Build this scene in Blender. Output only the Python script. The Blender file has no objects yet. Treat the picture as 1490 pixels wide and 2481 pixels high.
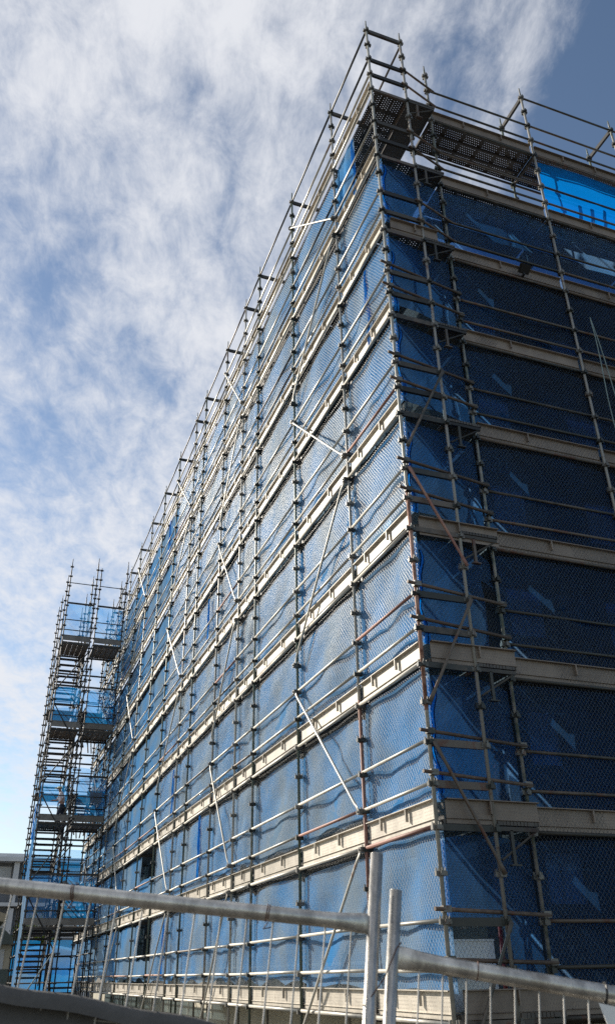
import bpy, math, random
import numpy as np
from mathutils import Vector, Matrix, Quaternion
R = random.Random(7)

# ------------------------------------------------------------------ camera, world, sun, exposure
sc = bpy.context.scene
PW, PH = 1490.0, 2481.0                       # photograph's size
FPX, YAW, PIT, ROLL = 1995.86, 0.3652, 0.5095, -0.0199
CAM = np.array([-5.046, -9.128, 0.534])
fw = np.array([math.sin(YAW)*math.cos(PIT), math.cos(YAW)*math.cos(PIT), math.sin(PIT)])
rt = np.array([math.cos(YAW), -math.sin(YAW), 0.0]); upv = np.cross(rt, fw)
cr, sr = math.cos(ROLL), math.sin(ROLL)
r2 = cr*rt + sr*upv; u2 = -sr*rt + cr*upv
def ray(px, py): return fw + r2*(px-PW/2)/FPX - u2*(py-PH/2)/FPX
def at_depth(px, py, d): return Vector(CAM + ray(px, py)*d)
def on_plane(px, py, axis, val):
    d = ray(px, py); t = (val-CAM[axis])/d[axis]; return Vector(CAM + t*d)
cam_d = bpy.data.cameras.new('camera'); cam = bpy.data.objects.new('camera', cam_d)
sc.collection.objects.link(cam); sc.camera = cam
m = Matrix.Identity(4)
for i in range(3):
    m[i][0] = r2[i]; m[i][1] = u2[i]; m[i][2] = -fw[i]; m[i][3] = CAM[i]
cam.matrix_world = m
cam_d.sensor_fit = 'VERTICAL'; cam_d.sensor_height = 36.0; cam_d.lens = 36.0*FPX/PH
cam_d.clip_start = 0.05; cam_d.clip_end = 2000
cam_d.dof.use_dof = True; cam_d.dof.focus_distance = 15.0; cam_d.dof.aperture_fstop = 5.6

TO_SUN = Vector((-1.0, 1.55, 0.93)).normalized()
SUN_EL = math.asin(TO_SUN.z); SUN_AZ = math.atan2(TO_SUN.x, TO_SUN.y)
sun_d = bpy.data.lights.new('sun', 'SUN'); sun_d.energy = 5.0; sun_d.angle = math.radians(0.5); sun_d.color = (1.0, 0.92, 0.80)
sun = bpy.data.objects.new('sun', sun_d); sc.collection.objects.link(sun)
sun.rotation_euler = TO_SUN.to_track_quat('Z', 'Y').to_euler()
sun.location = (-30, 40, 40)

sc.view_settings.view_transform = 'Standard'; sc.view_settings.look = 'None'
sc.view_settings.exposure = 0.45; sc.view_settings.gamma = 1.0
sc.cycles.transparent_max_bounces = 24
sc.cycles.max_bounces = 6
sc.cycles.use_denoising = False

class NT:
    """small helper for node trees"""
    def __init__(s, nt): s.nt = nt; s.nt.nodes.clear()
    def n(s, t, **kw):
        nd = s.nt.nodes.new(t)
        for k, v in kw.items():
            if k == 'ins':
                for a, b in v.items():
                    if hasattr(b, 'is_output'): s.nt.links.new(b, nd.inputs[a])
                    else: nd.inputs[a].default_value = b
            else: setattr(nd, k, v)
        return nd
    def math(s, op, a, b=0.0, c=0.0, clamp=False):
        nd = s.nt.nodes.new('ShaderNodeMath'); nd.operation = op; nd.use_clamp = clamp
        for i, v in enumerate((a, b, c)):
            if hasattr(v, 'is_output'): s.nt.links.new(v, nd.inputs[i])
            else: nd.inputs[i].default_value = v
        return nd.outputs[0]
    def mix(s, fac, a, b):
        nd = s.nt.nodes.new('ShaderNodeMix'); nd.data_type = 'RGBA'
        for i, v in ((0, fac), (6, a), (7, b)):
            if hasattr(v, 'is_output'): s.nt.links.new(v, nd.inputs[i])
            else: nd.inputs[i].default_value = v if i == 0 else (*v, 1.0)
        return nd.outputs[2]
    def ramp(s, fac, lo, hi):
        nd = s.nt.nodes.new('ShaderNodeMapRange'); nd.interpolation_type = 'SMOOTHSTEP'
        s.nt.links.new(fac, nd.inputs[0]); nd.inputs[1].default_value = lo; nd.inputs[2].default_value = hi
        return nd.outputs[0]
    def mapping(s, vec, loc=(0,0,0), rot=(0,0,0), scale=(1,1,1)):
        nd = s.nt.nodes.new('ShaderNodeMapping'); s.nt.links.new(vec, nd.inputs[0])
        nd.inputs[1].default_value = loc; nd.inputs[2].default_value = rot; nd.inputs[3].default_value = scale
        return nd.outputs[0]
    def noise(s, vec, scale, detail=4.0, rough=0.55, dist=0.0):
        nd = s.nt.nodes.new('ShaderNodeTexNoise')
        if vec is not None: s.nt.links.new(vec, nd.inputs['Vector'])
        nd.inputs['Scale'].default_value = scale; nd.inputs['Detail'].default_value = detail
        nd.inputs['Roughness'].default_value = rough; nd.inputs['Distortion'].default_value = dist
        return nd.outputs[0]
    def link(s, a, b): s.nt.links.new(a, b)

world = bpy.data.worlds.new('World'); sc.world = world; world.use_nodes = True
w = NT(world.node_tree)
wout = w.n('ShaderNodeOutputWorld'); bg = w.n('ShaderNodeBackground'); w.link(bg.outputs[0], wout.inputs[0])
sky = w.n('ShaderNodeTexSky', sky_type='NISHITA'); sky.sun_disc = False
sky.sun_elevation = SUN_EL; sky.sun_rotation = SUN_AZ % (2*math.pi)
sky.air_density = 1.0; sky.dust_density = 0.2; sky.ozone_density = 1.0
tc = w.n('ShaderNodeTexCoord')
sep = w.n('ShaderNodeSeparateXYZ'); w.link(tc.outputs['Generated'], sep.inputs[0])
zc = w.math('MAXIMUM', sep.outputs[2], 0.06)
zc = w.math('ADD', zc, 0.08)
comb = w.n('ShaderNodeCombineXYZ')
w.link(w.math('DIVIDE', sep.outputs[0], zc), comb.inputs[0]); w.link(w.math('DIVIDE', sep.outputs[1], zc), comb.inputs[1])
pl = w.mapping(comb.outputs[0], rot=(0, 0, 0.25))                       # y runs along the cloud streaks
stre = w.mapping(pl, scale=(1.0, 0.55, 1.0))
big = w.noise(w.mapping(pl, loc=(3.1, 1.7, 0), scale=(1.0, 0.55, 1.0)), 1.5, 3.0, 0.5, 0.15)
mid = w.noise(w.mapping(stre, loc=(7.3, 2.2, 0)), 5.0, 7.0, 0.60, 0.2)
fine = w.noise(w.mapping(stre, loc=(1.3, 9.2, 0)), 19.0, 8.0, 0.68, 0.3)
s1 = w.math('ADD', w.math('MULTIPLY', big, 0.9), w.math('ADD', w.math('MULTIPLY', mid, 0.80), w.math('MULTIPLY', fine, 0.70)))
spl = w.n('ShaderNodeSeparateXYZ'); w.link(pl, spl.inputs[0])
edge = w.ramp(w.math('ADD', spl.outputs[0], w.math('MULTIPLY', mid, 0.10)), 0.36, 0.50)   # the cloud bank ends towards +x
mask = w.math('MULTIPLY', w.ramp(w.math('SUBTRACT', s1, w.math('MULTIPLY', edge, 0.55)), 0.90, 1.46), 0.93)
fade = w.ramp(sep.outputs[2], 0.0, 0.25)
mask = w.math('MULTIPLY', mask, fade)
mixn = w.n('ShaderNodeMix', data_type='RGBA'); w.link(mask, mixn.inputs[0]); w.link(sky.outputs[0], mixn.inputs[6]); mixn.inputs[7].default_value = (6.3, 6.4, 6.7, 1)
w.link(mixn.outputs[2], bg.inputs[0]); bg.inputs[1].default_value = 0.098

# ------------------------------------------------------------------ helpers
COL = sc.collection
class MB:
    def __init__(s): s.v = []; s.f = []; s.uv = None
    def quadbox(s, c, h, ax=None):
        c = Vector(c); ax = ax or (Vector((1,0,0)), Vector((0,1,0)), Vector((0,0,1)))
        b = len(s.v)
        for sx in (-1,1):
            for sy in (-1,1):
                for sz in (-1,1): s.v.append(tuple(c + ax[0]*h[0]*sx + ax[1]*h[1]*sy + ax[2]*h[2]*sz))
        s.f += [tuple(b+i for i in q) for q in ((0,1,3,2),(4,6,7,5),(0,4,5,1),(2,3,7,6),(0,2,6,4),(1,5,7,3))]
        return s
    def box(s, lo, hi): return s.quadbox([(a+b)/2 for a,b in zip(lo,hi)], [abs(b-a)/2 for a,b in zip(lo,hi)])
    def tube(s, p, q, r, n=8, r2=None, caps=True):
        p = Vector(p); q = Vector(q); d = (q-p).normalized()
        a = d.orthogonal().normalized(); c = d.cross(a); b = len(s.v); r2 = r if r2 is None else r2
        for pt, rr in ((p, r), (q, r2)):
            for i in range(n):
                t = 2*math.pi*i/n; s.v.append(tuple(pt + a*math.cos(t)*rr + c*math.sin(t)*rr))
        s.f += [(b+i, b+(i+1)%n, b+n+(i+1)%n, b+n+i) for i in range(n)]
        if caps: s.f += [tuple(b+i for i in reversed(range(n))), tuple(b+n+i for i in range(n))]
        return s
    def path(s, pts, r, n=6):
        for a, b in zip(pts[:-1], pts[1:]): s.tube(a, b, r, n)
        return s
    def poly(s, pts, depth):
        """prism: pts list of Vectors (planar), depth Vector"""
        b = len(s.v); k = len(pts); depth = Vector(depth)
        s.v += [tuple(Vector(p)) for p in pts] + [tuple(Vector(p)+depth) for p in pts]
        s.f += [tuple(b+i for i in reversed(range(k))), tuple(b+k+i for i in range(k))]
        s.f += [(b+i, b+(i+1)%k, b+k+(i+1)%k, b+k+i) for i in range(k)]
        return s
    def mesh(s, name, mat=None, smooth=False):
        me = bpy.data.meshes.new(name); me.from_pydata(s.v, [], s.f)
        if mat: me.materials.append(mat)
        if smooth: me.polygons.foreach_set('use_smooth', [len(p.vertices) == 4 for p in me.polygons])
        me.update(); return me
def link(name, me, parent=None, loc=None, rot=None):
    o = bpy.data.objects.new(name, me); COL.objects.link(o)
    if loc is not None: o.location = loc
    if rot is not None: o.rotation_mode = 'QUATERNION'; o.rotation_quaternion = rot
    if parent is not None: o.parent = parent
    return o
BASE = {}                                                        # world position of every thing's Empty
def wpos(o):
    p = Vector((0,0,0))
    while o is not None: p += o.location; o = o.parent
    return p
def thing(name, loc, label, cat, group=None):
    o = bpy.data.objects.new(name, None); COL.objects.link(o); o.location = loc; o.empty_display_size = 0.2
    return tag(o, label, cat, group)
def tag(o, label, cat, group=None):
    o['label'] = label; o['category'] = cat
    if group: o['group'] = group
    return o
def part(name, mb, mat, parent, smooth=False):
    """mb in world coordinates, parent an unrotated Empty or part"""
    off = wpos(parent)
    mb.v = [(x-off.x, y-off.y, z-off.z) for x, y, z in mb.v]
    return link(name, mb.mesh(name, mat, smooth), parent)
TC = {}
def tube_part(name, p, q, r, mat, parent, n=8):
    """a straight tube part; tubes of equal length share their mesh"""
    p = Vector(p); q = Vector(q); L = (q-p).length; key = (round(L, 2), r, mat.name, n)
    if key not in TC:
        TC[key] = MB().tube((0,0,0), (0,0,key[0]), r, n).mesh('tube', mat, True)
    off = wpos(parent)
    o = link(name, TC[key], parent, p-off, Vector((0,0,1)).rotation_difference((q-p).normalized()))
    return o

# ------------------------------------------------------------------ materials
def mat_new(name):
    mt = bpy.data.materials.new(name); mt.use_nodes = True; t = NT(mt.node_tree)
    out = t.n('ShaderNodeOutputMaterial'); return mt, t, out
def principled(t, out, **ins):
    b = t.n('ShaderNodeBsdfPrincipled')
    for k, v in ins.items():
        k = k.replace('_', ' ')
        if hasattr(v, 'is_output'): t.link(v, b.inputs[k])
        else: b.inputs[k].default_value = (*v, 1.0) if isinstance(v, tuple) and len(v) == 3 else v
    t.link(b.outputs[0], out.inputs[0]); return b
def worn_metal(name, c1, c2, c3, metallic=0.3, rough=0.5, scale=6.0, rust=0.62, var=0.5):
    """worn paint c1 / bare steel c2 / rust c3, different on every object"""
    mt, t, out = mat_new(name)
    oi = t.n('ShaderNodeObjectInfo'); g = t.n('ShaderNodeNewGeometry')
    rnd = oi.outputs['Random']
    off = t.n('ShaderNodeCombineXYZ'); t.link(t.math('MULTIPLY', rnd, 57.0), off.inputs[0])
    va = t.n('ShaderNodeVectorMath', operation='ADD'); t.link(g.outputs['Position'], va.inputs[0]); t.link(off.outputs[0], va.inputs[1])
    n1 = t.noise(va.outputs[0], scale*0.25, 4, 0.6); n2 = t.noise(va.outputs[0], scale, 6, 0.7); n3 = t.noise(va.outputs[0], scale*0.6, 5, 0.65)
    f1 = t.ramp(t.math('ADD', t.math('MULTIPLY', n1, 0.6), t.math('ADD', t.math('MULTIPLY', n2, 0.5), t.math('MULTIPLY', t.math('SUBTRACT', rnd, 0.5), var))), 0.45, 0.68)
    col = t.mix(f1, c1, c2)
    f2 = t.ramp(t.math('ADD', n3, t.math('MULTIPLY', t.math('SUBTRACT', rnd, 0.5), 0.18)), rust, rust+0.12)
    col = t.mix(f2, col, c3)
    hv = t.math('ADD', 0.82, t.math('MULTIPLY', t.math('FRACT', t.math('MULTIPLY', rnd, 7.77)), 0.36))
    hsv = t.n('ShaderNodeHueSaturation'); t.link(col, hsv.inputs['Color']); t.link(hv, hsv.inputs['Value'])
    bm = t.n('ShaderNodeBump'); bm.inputs['Strength'].default_value = 0.25; bm.inputs['Distance'].default_value = 0.004; t.link(n2, bm.inputs['Height'])
    b = principled(t, out, Base_Color=hsv.outputs[0], Metallic=metallic, Roughness=t.math('ADD', rough-0.1, t.math('MULTIPLY', n2, 0.25)))
    t.link(bm.outputs[0], b.inputs['Normal'])
    return mt
M = {}
M['pole'] = worn_metal('worn_standard_steel', (0.11,0.14,0.115), (0.33,0.32,0.29), (0.20,0.10,0.065), 0.25, 0.45, 7.0, 0.63, 0.6)
M['poleA'] = worn_metal('galvanised_standard', (0.30,0.30,0.27), (0.46,0.44,0.39), (0.24,0.14,0.10), 0.2, 0.45, 7.0, 0.66, 0.3)
M['rustpole'] = worn_metal('rusty_standard', (0.26,0.13,0.10), (0.34,0.20,0.15), (0.16,0.07,0.045), 0.1, 0.6, 7.0, 0.55, 0.3)
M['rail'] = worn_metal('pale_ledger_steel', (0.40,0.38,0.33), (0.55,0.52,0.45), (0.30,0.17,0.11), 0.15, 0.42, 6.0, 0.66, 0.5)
M['railB'] = worn_metal('darkened_brown_ledger_steel', (0.04,0.04,0.034), (0.12,0.096,0.075), (0.11,0.05,0.03), 0.15, 0.5, 6.0, 0.58, 0.5)  # brown steel with the end side's shade worked into a darker base
M['rusttube'] = worn_metal('shaded_rusty_tube', (0.075,0.05,0.036), (0.14,0.10,0.075), (0.13,0.055,0.035), 0.1, 0.6, 7.0, 0.58, 0.5)  # rust tones, with the shade on the end tubes mixed into the colour
M['fwire'] = worn_metal('fence_wire', (0.36,0.345,0.31), (0.48,0.455,0.41), (0.33,0.26,0.19), 0.0, 0.75, 3.0, 0.7, 0.4)
M['cup'] = worn_metal('cup_steel', (0.04,0.043,0.038), (0.17,0.163,0.145), (0.11,0.06,0.04), 0.25, 0.5, 12.0, 0.62, 0.5)
M['brace'] = worn_metal('brace_steel', (0.38,0.36,0.31), (0.52,0.50,0.44), (0.34,0.19,0.12), 0.15, 0.45, 6.0, 0.64, 0.6)
M['darkmetal'] = worn_metal('shade_darkened_steel', (0.016,0.016,0.015), (0.055,0.05,0.042), (0.035,0.02,0.015), 0.0, 0.6, 7.0, 0.62, 0.5)  # base lowered to paint in shadowed transoms and the backlit tower's silhouette
M['tread'] = worn_metal('stair_tread_steel', (0.035,0.028,0.03), (0.06,0.05,0.05), (0.05,0.03,0.025), 0.2, 0.6, 5.0, 0.62, 0.4)

def perforated(name, col, axis_u, axis_v, pitch, rad, alpha=True, patch=0.55, holes_dark=(0.1,0.09,0.08)):
    """sheet steel with rows of round holes that let the light through"""
    mt, t, out = mat_new(name)
    tcn = t.n('ShaderNodeTexCoord'); sp = t.n('ShaderNodeSeparateXYZ'); t.link(tcn.outputs['Object'], sp.inputs[0])
    g = t.n('ShaderNodeNewGeometry')
    u = t.math('DIVIDE', sp.outputs[axis_u], pitch); v = t.math('DIVIDE', sp.outputs[axis_v], pitch)
    row = t.math('MULTIPLY', t.math('FRACT', t.math('MULTIPLY', t.math('FLOOR', v), 0.5)), 1.0)
    fu = t.math('SUBTRACT', t.math('FRACT', t.math('ADD', u, row)), 0.5); fv = t.math('SUBTRACT', t.math('FRACT', v), 0.5)
    d = t.math('SQRT', t.math('ADD', t.math('MULTIPLY', fu, fu), t.math('MULTIPLY', fv, fv)))
    hole = t.math('LESS_THAN', d, rad)
    # holes come in blocks along the sheet
    blk = t.math('LESS_THAN', t.math('FRACT', t.math('DIVIDE', sp.outputs[axis_u], pitch*9.0)), patch)
    hole = t.math('MULTIPLY', hole, blk)
    n1 = t.noise(g.outputs['Position'], 3.0, 6, 0.65); n2 = t.noise(g.outputs['Position'], 14.0, 5, 0.7)
    c = t.mix(t.ramp(n1, 0.40, 0.68), col, tuple(x*0.72 for x in col)); c = t.mix(t.math('MULTIPLY', t.ramp(n2, 0.52, 0.72), 0.4), c, (0.22, 0.15, 0.10))
    oi = t.n('ShaderNodeObjectInfo'); hsv = t.n('ShaderNodeHueSaturation'); t.link(c, hsv.inputs['Color'])
    t.link(t.math('ADD', 0.82, t.math('MULTIPLY', oi.outputs['Random'], 0.32)), hsv.inputs['Value'])
    b = t.n('ShaderNodeBsdfPrincipled'); b.inputs['Roughness'].default_value = 0.55; b.inputs['Metallic'].default_value = 0.1
    if alpha:
        t.link(hsv.outputs[0], b.inputs['Base Color'])
        tr = t.n('ShaderNodeBsdfTransparent'); mx = t.n('ShaderNodeMixShader')
        t.link(hole, mx.inputs[0]); t.link(b.outputs[0], mx.inputs[1]); t.link(tr.outputs[0], mx.inputs[2]); t.link(mx.outputs[0], out.inputs[0])
    else:
        t.link(t.mix(t.math('MULTIPLY', hole, 0.8), hsv.outputs[0], holes_dark), b.inputs['Base Color'])
        t.link(b.outputs[0], out.inputs[0])
    return mt
M['plankY'] = perforated('perforated_plank_steel', (0.09,0.08,0.07), 1, 0, 0.05, 0.14, True, 0.82)
M['plankX'] = perforated('perforated_plank_steel_end', (0.085,0.075,0.065), 0, 1, 0.05, 0.14, True, 0.82)
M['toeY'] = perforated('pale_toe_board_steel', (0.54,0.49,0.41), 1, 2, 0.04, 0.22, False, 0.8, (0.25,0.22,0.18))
M['toeX'] = perforated('shaded_taupe_toe_board', (0.24,0.195,0.155), 0, 2, 0.04, 0.22, False, 0.8, (0.16,0.12,0.10))  # taupe boards, base lowered further for the shaded side
M['toeT'] = perforated('grey_tower_toe_board', (0.20,0.185,0.165), 0, 2, 0.06, 0.25, False, 0.6, (0.1,0.09,0.08))
M['plankT'] = perforated('tower_plank_steel', (0.24,0.20,0.165), 1, 0, 0.08, 0.2, False, 0.5, (0.08,0.06,0.05))

def netting(name, c1, c2, through, trans=0.5, dust=0.5, weave=0.028, tint=(0.86, 0.94, 1.0)):
    """shade cloth: a share of the light passes the weave, the cloth itself scatters to both sides"""
    mt, t, out = mat_new(name)
    g = t.n('ShaderNodeNewGeometry'); oi = t.n('ShaderNodeObjectInfo'); uv = t.n('ShaderNodeUVMap')
    off = t.n('ShaderNodeCombineXYZ'); t.link(t.math('MULTIPLY', oi.outputs['Random'], 31.0), off.inputs[1])
    va = t.n('ShaderNodeVectorMath', operation='ADD'); t.link(g.outputs['Position'], va.inputs[0]); t.link(off.outputs[0], va.inputs[1])
    n1 = t.noise(g.outputs['Position'], 0.55, 4, 0.6); n2 = t.noise(t.mapping(va.outputs[0], scale=(1,1,0.25)), 5.0, 5, 0.65); n3 = t.noise(va.outputs[0], 1.3, 3, 0.6)
    f = t.ramp(t.math('ADD', t.math('MULTIPLY', n1, 0.7), t.math('MULTIPLY', n3, 0.35)), 0.38, 0.68)
    col = t.mix(f, c1, c2)
    col = t.mix(t.math('MULTIPLY', t.ramp(n2, 0.45, 0.75), dust*0.35), col, (0.42, 0.42, 0.40))
    # reinforced horizontal bands of the weave
    sp = t.n('ShaderNodeSeparateXYZ'); t.link(uv.outputs[0], sp.inputs[0])
    band = t.math('LESS_THAN', t.math('FRACT', t.math('DIVIDE', sp.outputs[1], weave)), 0.30)
    df = t.n('ShaderNodeBsdfDiffuse'); tl = t.n('ShaderNodeBsdfTranslucent'); tp = t.n('ShaderNodeBsdfTransparent')
    t.link(col, df.inputs[0])
    hs = t.n('ShaderNodeHueSaturation'); t.link(col, hs.inputs['Color']); hs.inputs['Saturation'].default_value = 1.1; hs.inputs['Value'].default_value = 1.15
    t.link(hs.outputs[0], tl.inputs[0])
    tp.inputs[0].default_value = (*tint, 1)
    bmp = t.n('ShaderNodeBump'); bmp.inputs['Strength'].default_value = 0.3; bmp.inputs['Distance'].default_value = 0.02; n4 = t.noise(t.mapping(va.outputs[0], scale=(1,1,0.4)), 16.0, 4, 0.6)
    t.link(t.math('ADD', n2, t.math('MULTIPLY', n4, 0.5)), bmp.inputs['Height'])
    t.link(bmp.outputs[0], df.inputs['Normal'])
    m1 = t.n('ShaderNodeMixShader'); m1.inputs[0].default_value = trans; t.link(df.outputs[0], m1.inputs[1]); t.link(tl.outputs[0], m1.inputs[2])
    m2 = t.n('ShaderNodeMixShader')
    fac = t.math('SUBTRACT', t.math('ADD', through, t.math('MULTIPLY', t.math('SUBTRACT', n3, 0.5), 0.25)), t.math('MULTIPLY', band, through*0.45), clamp=True)
    t.link(fac, m2.inputs[0]); t.link(m1.outputs[0], m2.inputs[1]); t.link(tp.outputs[0], m2.inputs[2]); t.link(m2.outputs[0], out.inputs[0])
    return mt
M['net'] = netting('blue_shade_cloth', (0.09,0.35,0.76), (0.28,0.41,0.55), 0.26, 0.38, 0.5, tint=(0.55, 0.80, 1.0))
M['netR'] = netting('shaded_end_blue_cloth', (0.06,0.155,0.33), (0.10,0.165,0.26), 0.42, 0.85, 0.2, tint=(0.20, 0.46, 0.95))  # same cloth as the long side, base darkened to hold the end's shade
M['netbacklit'] = netting('backlit_blue_shade_cloth', (0.018,0.15,0.50), (0.03,0.17,0.48), 0.30, 0.75, 0.0, tint=(0.10, 0.38, 0.95))  # same cloth as the other panels, backlight put into a more saturated colour
M['netT'] = netting('thin_blue_tower_net', (0.05,0.25,0.58), (0.07,0.27,0.56), 0.74, 0.6, 0.1)
M['netfold'] = netting('folded_blue_net', (0.02,0.18,0.58), (0.04,0.24,0.62), 0.12, 0.5, 0.1)

def chain_mat():
    mt, t, out = mat_new('chain_wire_mesh')
    uv = t.n('ShaderNodeUVMap'); sp = t.n('ShaderNodeSeparateXYZ'); t.link(uv.outputs[0], sp.inputs[0])
    p = 0.062
    a = t.math('FRACT', t.math('DIVIDE', t.math('ADD', sp.outputs[0], t.math('MULTIPLY', sp.outputs[1], 0.75)), p))
    b = t.math('FRACT', t.math('DIVIDE', t.math('SUBTRACT', sp.outputs[0], t.math('MULTIPLY', sp.outputs[1], 0.75)), p))
    wire = t.math('MAXIMUM', t.math('LESS_THAN', a, 0.06), t.math('LESS_THAN', b, 0.06))
    d = t.n('ShaderNodeBsdfPrincipled'); d.inputs['Base Color'].default_value = (0.34,0.34,0.33,1); d.inputs['Roughness'].default_value = 0.5; d.inputs['Metallic'].default_value = 0.1
    tp = t.n('ShaderNodeBsdfTransparent'); mx = t.n('ShaderNodeMixShader')
    t.link(wire, mx.inputs[0]); t.link(tp.outputs[0], mx.inputs[1]); t.link(d.outputs[0], mx.inputs[2]); t.link(mx.outputs[0], out.inputs[0])
    return mt
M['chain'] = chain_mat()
M['chainR'] = M['chain'].copy(); M['chainR'].name = 'shaded_chain_wire_mesh'; [setattr(n.inputs['Base Color'], 'default_value', (0.065,0.065,0.065,1)) for n in M['chainR'].node_tree.nodes if n.type == 'BSDF_PRINCIPLED']  # same wire, its darker base colour carries the shade of the end

def rough_mat(name, c1, c2, scale=2.0, rough=0.85, bump=0.3, bdist=0.01, streak=False):
    mt, t, out = mat_new(name); g = t.n('ShaderNodeNewGeometry')
    vec = t.mapping(g.outputs['Position'], scale=(1,1,0.2)) if streak else g.outputs['Position']
    n1 = t.noise(vec, scale, 6, 0.65); n2 = t.noise(g.outputs['Position'], scale*9, 4, 0.6)
    c = t.mix(t.ramp(t.math('ADD', t.math('MULTIPLY', n1, 0.8), t.math('MULTIPLY', n2, 0.2)), 0.35, 0.68), c1, c2)
    b = principled(t, out, Base_Color=c, Roughness=rough)
    bm = t.n('ShaderNodeBump'); bm.inputs['Strength'].default_value = bump; bm.inputs['Distance'].default_value = bdist; t.link(n2, bm.inputs['Height']); t.link(bm.outputs[0], b.inputs['Normal'])
    return mt
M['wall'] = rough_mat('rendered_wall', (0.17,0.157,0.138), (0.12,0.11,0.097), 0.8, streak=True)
M['wallR'] = rough_mat('shaded_end_wall', (0.09,0.08,0.075), (0.065,0.058,0.055), 0.8, streak=True)  # same building, wall colour lowered to include the shade on the end
M['slab'] = rough_mat('concrete', (0.34,0.33,0.31), (0.24,0.23,0.22), 1.2)
M['ground'] = rough_mat('compacted_gravel', (0.095,0.085,0.07), (0.06,0.053,0.046), 1.2, bump=0.8, bdist=0.03)
M['aptdark'] = rough_mat('charcoal_cladding', (0.17,0.18,0.20), (0.13,0.14,0.155), 0.7, streak=True)
M['aptgrey'] = rough_mat('light_grey_render', (0.62,0.62,0.62), (0.52,0.52,0.53), 0.6, streak=True)
M['cream'] = rough_mat('cream_weatherboard', (0.50,0.46,0.36), (0.40,0.37,0.29), 0.8)
M['roofgreen'] = rough_mat('green_grey_roof_sheet', (0.10,0.125,0.115), (0.075,0.095,0.09), 0.9)
M['fasc'] = rough_mat('beige_fascia', (0.42,0.37,0.27), (0.33,0.29,0.21), 1.5)
M['timber'] = rough_mat('weathered_timber', (0.36,0.26,0.17), (0.22,0.15,0.10), 3.0, streak=True)
M['stick'] = rough_mat('pale_pink_stick', (0.62,0.42,0.36), (0.5,0.34,0.28), 4.0)
M['sign'] = rough_mat('white_sign_board', (0.78,0.78,0.76), (0.72,0.72,0.71), 4.0, 0.5, 0.05)
M['black'] = rough_mat('black_plastic', (0.012,0.012,0.013), (0.02,0.02,0.02), 5.0, 0.5, 0.1)
M['hem'] = rough_mat('black_shade_cloth_hem', (0.07,0.066,0.062), (0.10,0.094,0.088), 9.0, 0.8, 0.5, 0.004)
M['red'] = rough_mat('red_paint', (0.42,0.045,0.04), (0.32,0.035,0.03), 5.0, 0.5, 0.1)
M['white'] = rough_mat('white_paint', (0.7,0.7,0.68), (0.6,0.6,0.58), 5.0, 0.5, 0.1)
M['rustwire'] = rough_mat('rusted_tie_wire', (0.13,0.055,0.035), (0.07,0.03,0.02), 30.0, 0.7, 0.3)
M['rope'] = rough_mat('pale_green_rope', (0.22,0.30,0.30), (0.16,0.22,0.22), 9.0, 0.7, 0.2)
M['ducting'] = rough_mat('dark_interior', (0.03,0.028,0.027), (0.02,0.02,0.02), 2.0)
def glass_mat():
    mt, t, out = mat_new('window_glass'); g = t.n('ShaderNodeNewGeometry'); n = t.noise(g.outputs['Position'], 1.2, 2)
    principled(t, out, Base_Color=t.mix(n, (0.42,0.43,0.44), (0.55,0.55,0.54)), Roughness=0.12, Specular_IOR_Level=0.6); return mt  # pale base colour stands in for sky reflected in the panes
M['glass'] = glass_mat()
def fence_metal():
    mt, t, out = mat_new('weathered_galvanised_tube'); g = t.n('ShaderNodeTexCoord'); ob = g.outputs['Object']
    n1 = t.noise(t.mapping(ob, scale=(1,1,0.35)), 16.0, 6, 0.7); n2 = t.noise(ob, 60.0, 5, 0.7); n3 = t.noise(t.mapping(ob, scale=(1,1,0.2)), 5.0, 4, 0.6)
    c = t.mix(t.ramp(n1, 0.36, 0.66), (0.36,0.345,0.315), (0.68,0.645,0.58)); c = t.mix(t.math('MULTIPLY', t.ramp(n3, 0.52, 0.72), 0.7), c, (0.15,0.12,0.09))
    b = principled(t, out, Base_Color=c, Metallic=0.8, Roughness=t.math('ADD', 0.18, t.math('MULTIPLY', n2, 0.35)))
    bm = t.n('ShaderNodeBump'); bm.inputs['Strength'].default_value = 0.35; bm.inputs['Distance'].default_value = 0.002; t.link(n2, bm.inputs['Height']); t.link(bm.outputs[0], b.inputs['Normal'])
    return mt
M['fence'] = fence_metal()
def leaf_mat():
    mt, t, out = mat_new('yellow_green_foliage'); oi = t.n('ShaderNodeNewGeometry'); n = t.noise(oi.outputs['Position'], 1.5, 4)
    c = t.mix(n, (0.10,0.13,0.02), (0.04,0.075,0.015))  # yellow green and darker green, mottled by noise
    d = t.n('ShaderNodeBsdfDiffuse'); tl = t.n('ShaderNodeBsdfTranslucent'); t.link(c, d.inputs[0]); t.link(c, tl.inputs[0])
    mx = t.n('ShaderNodeMixShader'); mx.inputs[0].default_value = 0.45; t.link(d.outputs[0], mx.inputs[1]); t.link(tl.outputs[0], mx.inputs[2]); t.link(mx.outputs[0], out.inputs[0]); return mt
M['leaf'] = leaf_mat()

# ------------------------------------------------------------------ layout (metres). z = 0 is the lowest ledger
GZ = -1.07
S = 0.5
def kz(k): return (32-k)*S
DECKS = list(range(0, 33, 4))
WID = 0.79                                                # scaffold width
YP = [0.0, 2.04, 4.75, 7.49, 8.88, 10.91, 13.60, 15.02, 17.72, 20.45, 23.2, 25.95, 28.65, 31.4, 34.1, 36.8]
XR = [1.46, 3.98, 6.48, 9.0]; YR0, YR1 = 0.22, 1.04       # end scaffold: poles in x, outer and inner row in y
WX, WY, ROOF = 1.50, 1.60, 13.4                           # building wall planes, roof height

# ground
gb = MB(); gb.v = [(-900,-900,GZ),(900,-900,GZ),(900,900,GZ),(-900,900,GZ)]; gb.f = [(0,1,2,3)]
g = link('ground', gb.mesh('ground', M['ground'])); g['kind'] = 'structure'

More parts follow.
